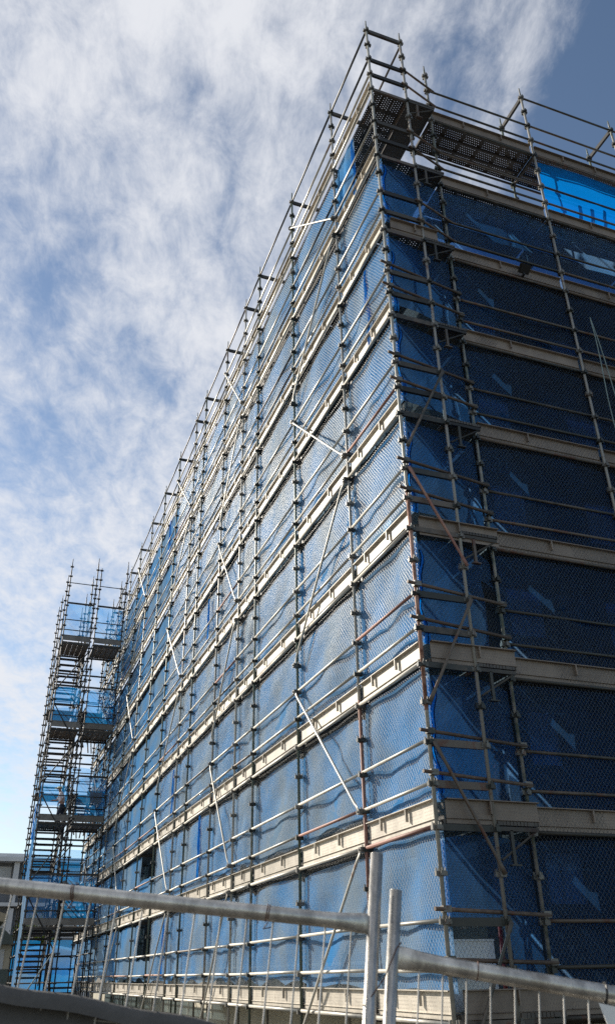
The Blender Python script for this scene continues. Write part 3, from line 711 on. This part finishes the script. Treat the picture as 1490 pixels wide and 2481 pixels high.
brace(tow, (TX[0]-0.3, TY[0]-0.3, GZ+0.1), (TX[1], TY[0]-0.06, 1.4), M['brace'], 0.025)
for x in (TX[1], TX[2]):
    tube_part('top_rail', (TX[0] if x == TX[1] else TX[2], TY[0], 17.0), (x if x == TX[1] else TX[3], TY[0], 17.0), 0.022, M['darkmetal'], tow, 6)
# inside bundle of stored boards and tubes near the wall
for zd in TD[1:]:
    for q in range(7):
        x = TX[2]+0.25+q*0.13; tube_part('stored_tube', (x, TY[2]+0.4+R.uniform(0,1), zd-3.9+R.uniform(0,0.5)), (x+R.uniform(-0.5,0.3), TY[2]+0.5+R.uniform(0,1), zd-2.3+R.uniform(0,0.6)), 0.03, M['timber'] if q % 2 else M['rail'], tow, 6)
# nets on the tower
for li, zd in enumerate(TD):
    for bi, (x0, x1) in enumerate(((TX[0], TX[1]), (TX[2], TX[3]))):
        zb, zt = zd+0.22, zd+1.80
        sk = None
        yn = TY[0]+0.03
        if li == 1 and bi == 0: zb = zd+0.85; yn = TY[1]-0.06
        if li == 2 and bi == 0: sk = (lambda u, v: 0.32 < v < 0.52 or u > 0.86)
        net_panel(tow, (x0+0.02, yn, 0), (1,0,0), x1-x0-0.04, zb, zt, (0,-1,0), M['netT'], nu=10, nv=8, amp=0.04, scal_b=0.06, scal_t=0.05, skip=sk)
        net_panel(tow, (x0+0.02, TY[3]+0.03, 0), (1,0,0), x1-x0-0.04, zd-1.8, zd-0.3, (0,-1,0), M['netT'], nu=8, nv=6, amp=0.04)
    net_panel(tow, (TX[0]+0.03, TY[0]+0.03, 0), (0,1,0), TY[1]-TY[0]-0.06, zd+0.2, zd+1.8, (-1,0,0), M['netT'], nu=8, nv=8, amp=0.03)
    net_panel(tow, (TX[3]-0.03, TY[0]+0.03, 0), (0,1,0), TY[1]-TY[0]-0.06, zd+0.2, zd+1.8, (-1,0,0), M['netT'], nu=8, nv=8, amp=0.03)
net_panel(tow, (TX[0]-0.05, TY[0]+0.06, 0), (0,1,0), TY[1]-TY[0]-0.1, GZ+0.3, 6.4, (-1,0,0), M['net'], nu=8, nv=18, amp=0.05)
hung_strip(tow, TX[0]-0.12, TY[0]+0.9, 5.6, 7.0, 0.5, M['netfold'])
# a big sheet on the back of the ground storey
net_panel(tow, (TX[0]+0.3, TY[3]+0.3, 0), (1,0,0), 2.6, GZ+0.2, 1.9, (0,-1,0), M['net'], nu=12, nv=8, amp=0.06, scal_t=0.3)

# a board hung on the net of the second landing
tag(link('board', MB().box((-0.98, 28.66, 7.02), (-0.36, 28.685, 7.50)).box((-0.98, 28.65, 7.50), (-0.36, 28.69, 7.53)).mesh('board', M['timber'])), 'brown board hung behind the netting of the stair tower landing', 'board')

# ------------------------------------------------------------------ worker on the second landing
def skin_obj(name, pts, edges, radii, mat, parent=None, sub=2):
    me = bpy.data.meshes.new(name); me.from_pydata([tuple(p) for p in pts], edges, []); me.materials.append(mat)
    o = link(name, me, parent)
    md = o.modifiers.new('skin', 'SKIN'); md.use_smooth_shade = True
    for i, r_ in enumerate(radii): me.skin_vertices[0].data[i].radius = (r_, r_*0.85) if not isinstance(r_, tuple) else r_
    me.skin_vertices[0].data[0].use_root = True
    o.modifiers.new('sub', 'SUBSURF').levels = sub; o.modifiers['sub'].render_levels = sub
    return o
def flat_mat(name, c, c2=None, rough=0.8): return rough_mat(name, c, c2 or tuple(x*0.8 for x in c), 12.0, rough, 0.2)
M['skin'] = flat_mat('skin', (0.42,0.24,0.17)); M['shirt'] = flat_mat('pale_shirt', (0.80,0.72,0.72), (0.72,0.64,0.64)); M['trous'] = flat_mat('dark_trousers', (0.035,0.04,0.06)); M['cap'] = flat_mat('pale_yellow_cap', (0.80,0.72,0.40)); M['boot'] = flat_mat('brown_boots', (0.09,0.05,0.03))
PX, PY, PZ = -1.88, 29.7, 6.20
wk = thing('person', (PX, PY, PZ), 'worker in pale shirt, dark trousers and yellow cap walking on the stair tower landing', 'person')
wk.scale = (0.96, 0.96, 0.96)
# local frame: the worker walks towards -x and slightly away
V = Vector
hip, waist, chest, neck, head, crown = V((0,0,0.90)), V((-0.02,0,1.06)), V((-0.09,0,1.34)), V((-0.15,0,1.48)), V((-0.19,0,1.58)), V((-0.20,0,1.68))
shl, shr = V((-0.10,-0.19,1.40)), V((-0.10,0.19,1.40))
ell, elr = V((0.0,-0.27,1.14)), V((-0.22,0.25,1.15)); hl, hr = V((-0.17,-0.27,0.94)), V((-0.44,0.20,1.12))
kl, kr = V((-0.16,-0.10,0.48)), V((0.06,0.10,0.48)); al, ar = V((-0.10,-0.10,0.09)), V((0.24,0.10,0.12)); tl_, tr_ = V((-0.28,-0.11,0.05)), V((0.08,0.11,0.05))
hpl, hpr = V((0,-0.10,0.86)), V((0,0.10,0.86))
def fingers(h, d):
    pts, ed = [], []
    return [h+d*0.10+V((0,0.03*s_,-0.01*abs(s_))) for s_ in (-1.2,-0.4,0.4,1.2)] + [h+d*0.03+V((-0.045,0,0.01))]
bp = [hip, waist, chest, neck, head, crown, shl, ell, hl, shr, elr, hr, hpl, kl, al, tl_, hpr, kr, ar, tr_]
be = [(0,1),(1,2),(2,3),(3,4),(4,5),(2,6),(6,7),(7,8),(2,9),(9,10),(10,11),(0,12),(12,13),(13,14),(14,15),(0,16),(16,17),(17,18),(18,19)]
br = [0.13,0.12,0.15,0.055,0.082,0.07,0.065,0.045,0.03,0.065,0.045,0.03,0.09,0.06,0.04,0.04,0.09,0.06,0.04,0.04]
for hi_, h, prev in ((8, hl, ell), (11, hr, elr)):
    d = (h-prev).normalized()
    for f in fingers(h, d): bp.append(f); be.append((hi_, len(bp)-1)); br.append(0.010)
body = skin_obj('body', bp, be, br, M['skin'], wk)
skin_obj('shirt', [waist-V((0,0,0.10)), waist, chest, V((-0.14,0,1.45)), shl, ell, shr, elr], [(0,1),(1,2),(2,3),(2,4),(4,5),(2,6),(6,7)], [0.155,0.145,0.172,0.075,0.082,0.06,0.082,0.06], M['shirt'], wk)
skin_obj('trousers', [hip+V((0,0,0.06)), hpl, kl, al, hpr, kr, ar], [(0,1),(1,2),(2,3),(0,4),(4,5),(5,6)], [0.15,0.105,0.078,0.065,0.105,0.078,0.065], M['trous'], wk)
skin_obj('boot', [al, (al+tl_)/2, tl_], [(0,1),(1,2)], [0.055,0.05,0.045], M['boot'], wk); skin_obj('boot', [ar, (ar+tr_)/2, tr_], [(0,1),(1,2)], [0.055,0.05,0.045], M['boot'], wk)
cp = MB(); nseg = 12
for j in range(5):
    a = j/4*math.pi/2; rr_, zz = 0.108*math.cos(a), 0.085*math.sin(a)
    for i in range(nseg): cp.v.append((-0.195+rr_*1.1*math.cos(2*math.pi*i/nseg), rr_*math.sin(2*math.pi*i/nseg), 1.63+zz))
cp.f = [(j*nseg+i, j*nseg+(i+1)%nseg, (j+1)*nseg+(i+1)%nseg, (j+1)*nseg+i) for j in range(4) for i in range(nseg)]
cp.box((-0.40,-0.08,1.625), (-0.27,0.08,1.637))
link('cap', cp.mesh('cap', M['cap'], True), wk)
fc = MB(); fc.quadbox((-0.272,0,1.575), (0.018,0.012,0.02))                        # nose
for s_ in (-1, 1): fc.quadbox((-0.19, s_*0.088, 1.575), (0.022,0.008,0.03))        # ears
link('face', fc.mesh('face', M['skin']), body)
fe = MB()
for s_ in (-1, 1): fe.quadbox((-0.262, s_*0.032, 1.595), (0.006,0.012,0.006))
fe.quadbox((-0.262, 0, 1.535), (0.006,0.024,0.005)); link('eyes_and_mouth', fe.mesh('eyes_and_mouth', M['boot']), body)

# ------------------------------------------------------------------ background: flats, house, boundary fence, trees
AY = 74.0; SC_ = (AY+9.128)/(62+9.128)
def apx(px, py): return on_plane(px, py, 1, AY)
apt = thing('apartment_block', (-6.0, AY, GZ), 'grey apartment block with charcoal cladding beyond the stair tower', 'building')
zr = apx(80, 2083).z; x1 = 6.0; x0 = -24.0
fl3 = [GZ, GZ+(zr-GZ)*0.34, GZ+(zr-GZ)*0.66, zr]
part('wall', MB().box((x0, AY, GZ), (x1, AY+14, zr-0.3)), M['aptdark'], apt)
part('roof', MB().box((x0-0.4, AY-1.4, zr-0.30), (x1+0.4, AY+14.4, zr+0.05)), M['aptgrey'], apt)
part('parapet', MB().box((x0+3, AY+1, zr+0.05), (x1-6, AY+8, zr+0.6)).box((x1-5.4, AY+2, zr+0.05), (x1-2, AY+6, zr+0.42)), M['aptgrey'], apt)
for k in range(3):
    za, zb = fl3[k], fl3[k+1]
    if k: part('balcony_slab', MB().box((x0-0.2, AY-1.2, za-0.15), (x1+0.2, AY-0.002, za+0.12)), M['aptgrey'], apt)
    xx = x1-0.6; n = 0
    while xx > x0+3:
        wx1, wx0 = xx-0.5, xx-2.5
        part('pier', MB().box((xx-0.35, AY-1.0, za+0.125), (xx+0.1, AY-0.004, zb-0.32)), M['aptgrey'], apt)
        win = part('window', MB().box((wx0, AY-0.06, za+0.9), (wx1, AY-0.003, za+0.98)).box((wx0, AY-0.06, zb-0.7), (wx1, AY-0.003, zb-0.62)).box((wx0, AY-0.06, za+0.98), (wx0+0.07, AY-0.003, zb-0.7)).box((wx1-0.07, AY-0.06, za+0.98), (wx1, AY-0.003, zb-0.7)), M['aptgrey'], apt)
        part('pane', MB().box((wx0+0.07, AY-0.04, za+0.98), (wx1-0.07, AY-0.02, zb-0.7)), M['glass'], win)
        xx -= 3.4; n += 1
HY = 46.0
hx = lambda px, py: on_plane(px, py, 1, HY)
hs = thing('house', (-8.0, HY, GZ), 'low cream house with green roof and beige gable beyond the site', 'house')
e1 = hx(21, 2217); e2 = hx(8, 2241); lo = hx(30, 2286); wb = hx(30, 2346)
part('wall', MB().box((-16, HY, GZ), (lo.x, HY+8, lo.z)), M['cream'], hs)
part('lower_roof', MB().poly([V((-16.4, HY-0.5, lo.z-0.05)), V((lo.x+0.25, HY-0.5, lo.z-0.05)), V((lo.x+0.25, HY-0.5, lo.z+0.08)), V((lo.x-0.6, HY-0.5, hx(20,2250).z)), V((-16.4, HY-0.5, hx(20,2250).z+0.1))], (0, 9, 0)), M['roofgreen'], hs)
part('upper_wall', MB().box((-16, HY+1, hx(20,2250).z-0.2), (e1.x-0.55, HY+7, e1.z)), M['cream'], hs)
part('upper_roof', MB().poly([V((-18, HY-0.2, e1.z+2.6)), V((-18, HY-0.2, e1.z+2.3)), V((e1.x-0.2, HY-0.2, e2.z+0.15)), V((e1.x, HY-0.2, e1.z-0.18)), V((e1.x, HY-0.2, e1.z+0.02)), V((-12.5, HY-0.2, e1.z+2.6))], (0, 8, 0)), M['fasc'], hs)
hw = hx(13, 2300)
part('window', MB().box((hw.x-1.4, HY-0.05, hw.z-1.3), (hw.x, HY-0.002, hw.z)), M['glass'], hs)
bf = thing('boundary_fence', (-12, 42, GZ), 'green sheet metal boundary fence in front of the cream house', 'fence')
fz = on_plane(15, 2348, 1, 42).z
for j in range(11):
    xa = -16+j*1.25
    if xa > -3.2: break
    part('sheet', MB().box((xa, 42, GZ), (xa+1.24, 42.03, fz-0.05)), M['roofgreen'], bf)
    part('post', MB().box((xa-0.03, 41.96, GZ), (xa+0.03, 41.995, fz)), M['roofgreen'], bf)
part('cap_rail', MB().box((-16, 41.98, fz-0.045), (-2.4, 42.05, fz)), M['roofgreen'], bf)
def tree(x, y, h, rad, label):
    t = thing('tree', (x, y, GZ), label, 'tree')
    tr = MB(); tr.tube((x, y, GZ), (x+0.2, y, GZ+h*0.5), 0.16, 8, 0.09)
    for q in range(6):
        a = q*1.05; tr.tube((x+0.15, y, GZ+h*(0.32+0.03*q)), (x+math.cos(a)*rad*0.7, y+math.sin(a)*rad*0.7, GZ+h*(0.6+0.05*q)), 0.06, 6, 0.02)
    part('trunk', tr, M['timber'], t)
    lf = MB(); rr = random.Random(int(x*10)); cl_ = [(V((rr.gauss(0,1), rr.gauss(0,1), rr.gauss(0,0.8)))).normalized()*rr.uniform(0.3,0.95) for _ in range(26)]
    for c in cl_:
        cc = V((x+c.x*rad, y+c.y*rad, GZ+h*0.68+c.z*h*0.34))
        for _ in range(90):
            p = cc + V((rr.gauss(0,1), rr.gauss(0,1), rr.gauss(0,0.8)))*rad*0.17
            a = V((rr.gauss(0,1), rr.gauss(0,1), rr.gauss(0,1))).normalized(); b_ = a.orthogonal().normalized(); s_ = rr.uniform(0.06,0.13)
            k = len(lf.v); lf.v += [tuple(p-a*s_), tuple(p+b_*s_*0.5), tuple(p+a*s_), tuple(p-b_*s_*0.5)]; lf.f.append((k,k+1,k+2,k+3))
    c = part('crown', lf, M['leaf'], t); c['kind'] = 'stuff'
tree(-1.6, 47.5, 4.6, 1.5, 'bushy yellow green tree seen under the lowest stair landing'); tree(-4.0, 52.0, 4.4, 1.4, 'smaller green tree between the house and the stair tower')

# ------------------------------------------------------------------ temporary fence in front of the camera
DF = 2.35
J1 = at_depth(905, 2240, DF); RL0 = at_depth(0, 2145, DF)
rd = (RL0-J1).normalized()                                             # along the left panel's rail, away from the joint
side_h = V((r2[0], r2[1], 0)).normalized()
def perp_up(d, lean):
    n = V((0,0,1)); a = (n - d*n.dot(d)).normalized(); return a
pu = perp_up(rd, 0)
def proj(p):
    d = np.array(p)-CAM; z = d@fw; return (PW/2+FPX*(d@r2)/z, PH/2-FPX*(d@u2)/z)
def up_until(p, d, ytarget):
    lo_, hi_ = 0.0, 1.0
    for _ in range(40):
        mid_ = (lo_+hi_)/2
        if proj(p+d*mid_)[1] > ytarget: lo_ = mid_
        else: hi_ = mid_
    return lo_
def ring(c, axis, r, wr, turns=1.0, n=20, drift=0.0, start=0.0):
    mb = MB(); a = axis.orthogonal().normalized(); b = axis.cross(a); pts = []
    for i in range(int(n*turns)+1):
        t = start+2*math.pi*i/n; pts.append(c + a*math.cos(t)*r + b*math.sin(t)*r + axis*drift*i/n)
    return mb.path(pts, wr, 5)
def fence_panel(label, J, dirv, upd, width, post_top, rail_r, post_r, wire_step, wire_first, flat_end=0.10):
    f = thing('temporary_fence', (J.x, J.y, GZ), label, 'fence', None)
    foot = (J.z-GZ)/upd.z
    # post as a lathe with a closed hollow end
    pm = MB(); pm.tube(J-upd*foot, J+upd*post_top, post_r, 20); pm.tube(J+upd*post_top, J+upd*(post_top+0.002), post_r, 20, post_r*0.82)
    part('post', pm, M['fence'], f, True)
    far = J+dirv*width
    part('post', MB().tube(far-upd*foot, far+upd*post_top, post_r, 16), M['fence'], f, True)
    # rail with pressed flat ends
    mb = MB(); n = 20; rings = []
    nrm = dirv.cross(upd).normalized()
    s0 = post_r*0.9
    for s_, a_, b_ in ((s0, rail_r*1.30, rail_r*0.35), (s0+0.02, rail_r*1.30, rail_r*0.38), (s0+0.06, rail_r*1.12, rail_r*0.75), (s0+0.12, rail_r, rail_r), (width-s0-0.12, rail_r, rail_r), (width-s0-0.06, rail_r*1.12, rail_r*0.75), (width-s0, rail_r*1.3, rail_r*0.35)):
        rings.append(len(mb.v))
        for i in range(n):
            t = 2*math.pi*i/n; mb.v.append(tuple(J + dirv*s_ + upd*math.cos(t)*a_ + nrm*math.sin(t)*b_))
    for b0, b1 in zip(rings[:-1], rings[1:]): mb.f += [(b0+i, b0+(i+1)%n, b1+(i+1)%n, b1+i) for i in range(n)]
    part('top_rail', mb, M['fence'], f, True)
    low = J-upd*(foot-0.12)
    tube_part('bottom_rail', low+dirv*post_r, low+dirv*(width-post_r), rail_r*0.9, M['fence'], f, 12)
    s_ = wire_first
    while s_ < width-0.04:
        p = J+dirv*s_+nrm*0.004; bow = R.uniform(-0.004, 0.004)
        q = p-upd*(foot-0.12)
        tube_part('wire', p-upd*(rail_r*0.6), q, 0.0024, M['fwire'], f, 6); s_ += wire_step
    z_ = 0.30
    while z_ < foot-0.15:
        p = J-upd*z_+nrm*0.009; tube_part('cross_wire', p+dirv*0.02, p+dirv*(width-0.02), 0.0018, M['fwire'], f, 6); z_ += 0.30
    return f, nrm
fa, nA = fence_panel('galvanised temporary fence panel with black cloth tied along its lower part', J1, rd, pu, 2.35, up_until(J1, pu, 2068), 0.0205, 0.0182, 0.0745, 0.062)
J2 = at_depth(951, 2318, DF-0.03); RR1 = at_depth(1490, 2411, DF-0.10); rdB = (RR1-J2).normalized()
puB = (pu*0.75 + perp_up(rdB, 0)*0.25).normalized()
fb, nB = fence_panel('galvanised temporary fence panel carrying the white sign', J2, rdB, puB, 2.35, up_until(J2, puB, 2157), 0.0225, 0.0175, 0.0655, 0.075)
# tie wires round the rails and the two posts
for px, sl in ((652, 0.4), (182, -0.5)):
    s_ = (at_depth(px, 2240-(905-px)*0.1067, DF)-J1).length; c = J1+rd*s_
    part('wire_tie', ring(c, (rd+pu*sl*0.3).normalized(), 0.0225, 0.0016, 1.6, 20, 0.006), M['rustwire'], fa)
    mbx = MB().path([c-pu*0.022, c-pu*0.04+rd*0.012, c-pu*0.034-rd*0.01], 0.0015, 5); part('wire_tie', mbx, M['rustwire'], fa)
cmid = (J1-pu*0.16 + J2-puB*0.05)/2
part('post_tie', MB().path([J1-pu*0.20-nA*0.0+V((-0.02,0.0,0.0)), J1-pu*0.17+V((0.0,-0.022,0)), cmid+V((0.0,-0.022,0.012)), J2+puB*0.02+V((0.0,-0.022,0)), J2+puB*0.035+V((0.02,-0.01,0)), J2+puB*0.03+V((0.02,0.012,0))], 0.0016, 5), M['rustwire'], fb)
for s_ in (0.235,): part('wire_tie', ring(J2+rdB*s_, rdB, 0.0238, 0.0014, 1.0, 20), M['rustwire'], fb)
# white sign hung on the right panel by a black cable tie
SG = at_depth(1449, 2430, DF-0.14); sx = (rdB+V((0,0,-0.05))).normalized(); sz = (puB + rdB*(-0.42)).normalized(); sy = sx.cross(sz).normalized()
sg = MB(); sg.poly([SG, SG+sx*0.6, SG+sx*0.6-sz*0.45, SG-sz*0.45], sy*0.004)
tag(link('sign', sg.mesh('sign', M['sign'])), 'white sign board hung on the fence rail by a black tie', 'sign')
tie = ring(at_depth(1463, 2406, DF-0.095), rdB, 0.026, 0.0028, 1.15, 20, 0.003)
tie.path([at_depth(1463, 2425, DF-0.12), at_depth(1466, 2437, DF-0.13), at_depth(1459, 2432, DF-0.135)], 0.0026, 5)
tag(link('cable_tie', tie.mesh('cable_tie', M['black'])), 'black cable tie looped over the galvanised fence rail at the white sign', 'cable tie')
# black cloth with a rolled hem tied along the left panel
mb = MB(); ncl = 30; sec = 14
for i in range(ncl+1):
    t = i/ncl
    px = -500+t*1100; py = 2300+ (px+500)*0.165 + 0.00013*max(0, px+100)**2*0.55
    c = at_depth(px, py+28, 2.20) ; wob = 0.006*math.sin(9*t)+0.004*math.sin(23*t)
    n_ = V(tuple(-fw)).normalized(); u_ = V((0,0,1))
    for j in range(sec):
        if j < 8:
            a = math.pi*(1.05 - j/7*1.25); p = c + n_*(math.cos(a)*-0.026) + u_*(math.sin(a)*0.036+wob)
            p = c + V((r2[0]*0, 0, 0)) - V((fw[0], fw[1], 0)).normalized()*(-math.cos(a)*0.024) + u_*(math.sin(a)*0.034+wob)
        else:
            k = j-7; p = c - V((fw[0], fw[1], 0)).normalized()*(0.016 - 0.004*k + 0.006*math.sin(k*1.4+12*t)) - u_*(0.03+0.14*k-wob)
        mb.v.append(tuple(p))
mb.f = [(i*sec+j, i*sec+j+1, (i+1)*sec+j+1, (i+1)*sec+j) for i in range(ncl) for j in range(sec-1)]
me = mb.mesh('shade_cloth', M['hem'], True)
tag(link('shade_cloth', me), 'black shade cloth with rolled hem hanging along the fence', 'shade cloth')

# white sheets standing on the lowest deck behind the end netting
for z0, z1, lb in ((0.54, 0.84, 'white sheet held above another behind the netting at the scaffold corner'), (0.12, 0.47, 'white sheet standing on the lowest deck behind the netting at the scaffold corner')):
    o = link('sheet', MB().box((0.10, 0.40, z0), (0.84, 0.42, z1)).box((0.10, 0.385, z1-0.02), (0.84, 0.3995, z1)).mesh('sheet', M['sign'])); tag(o, lb, 'sheet')
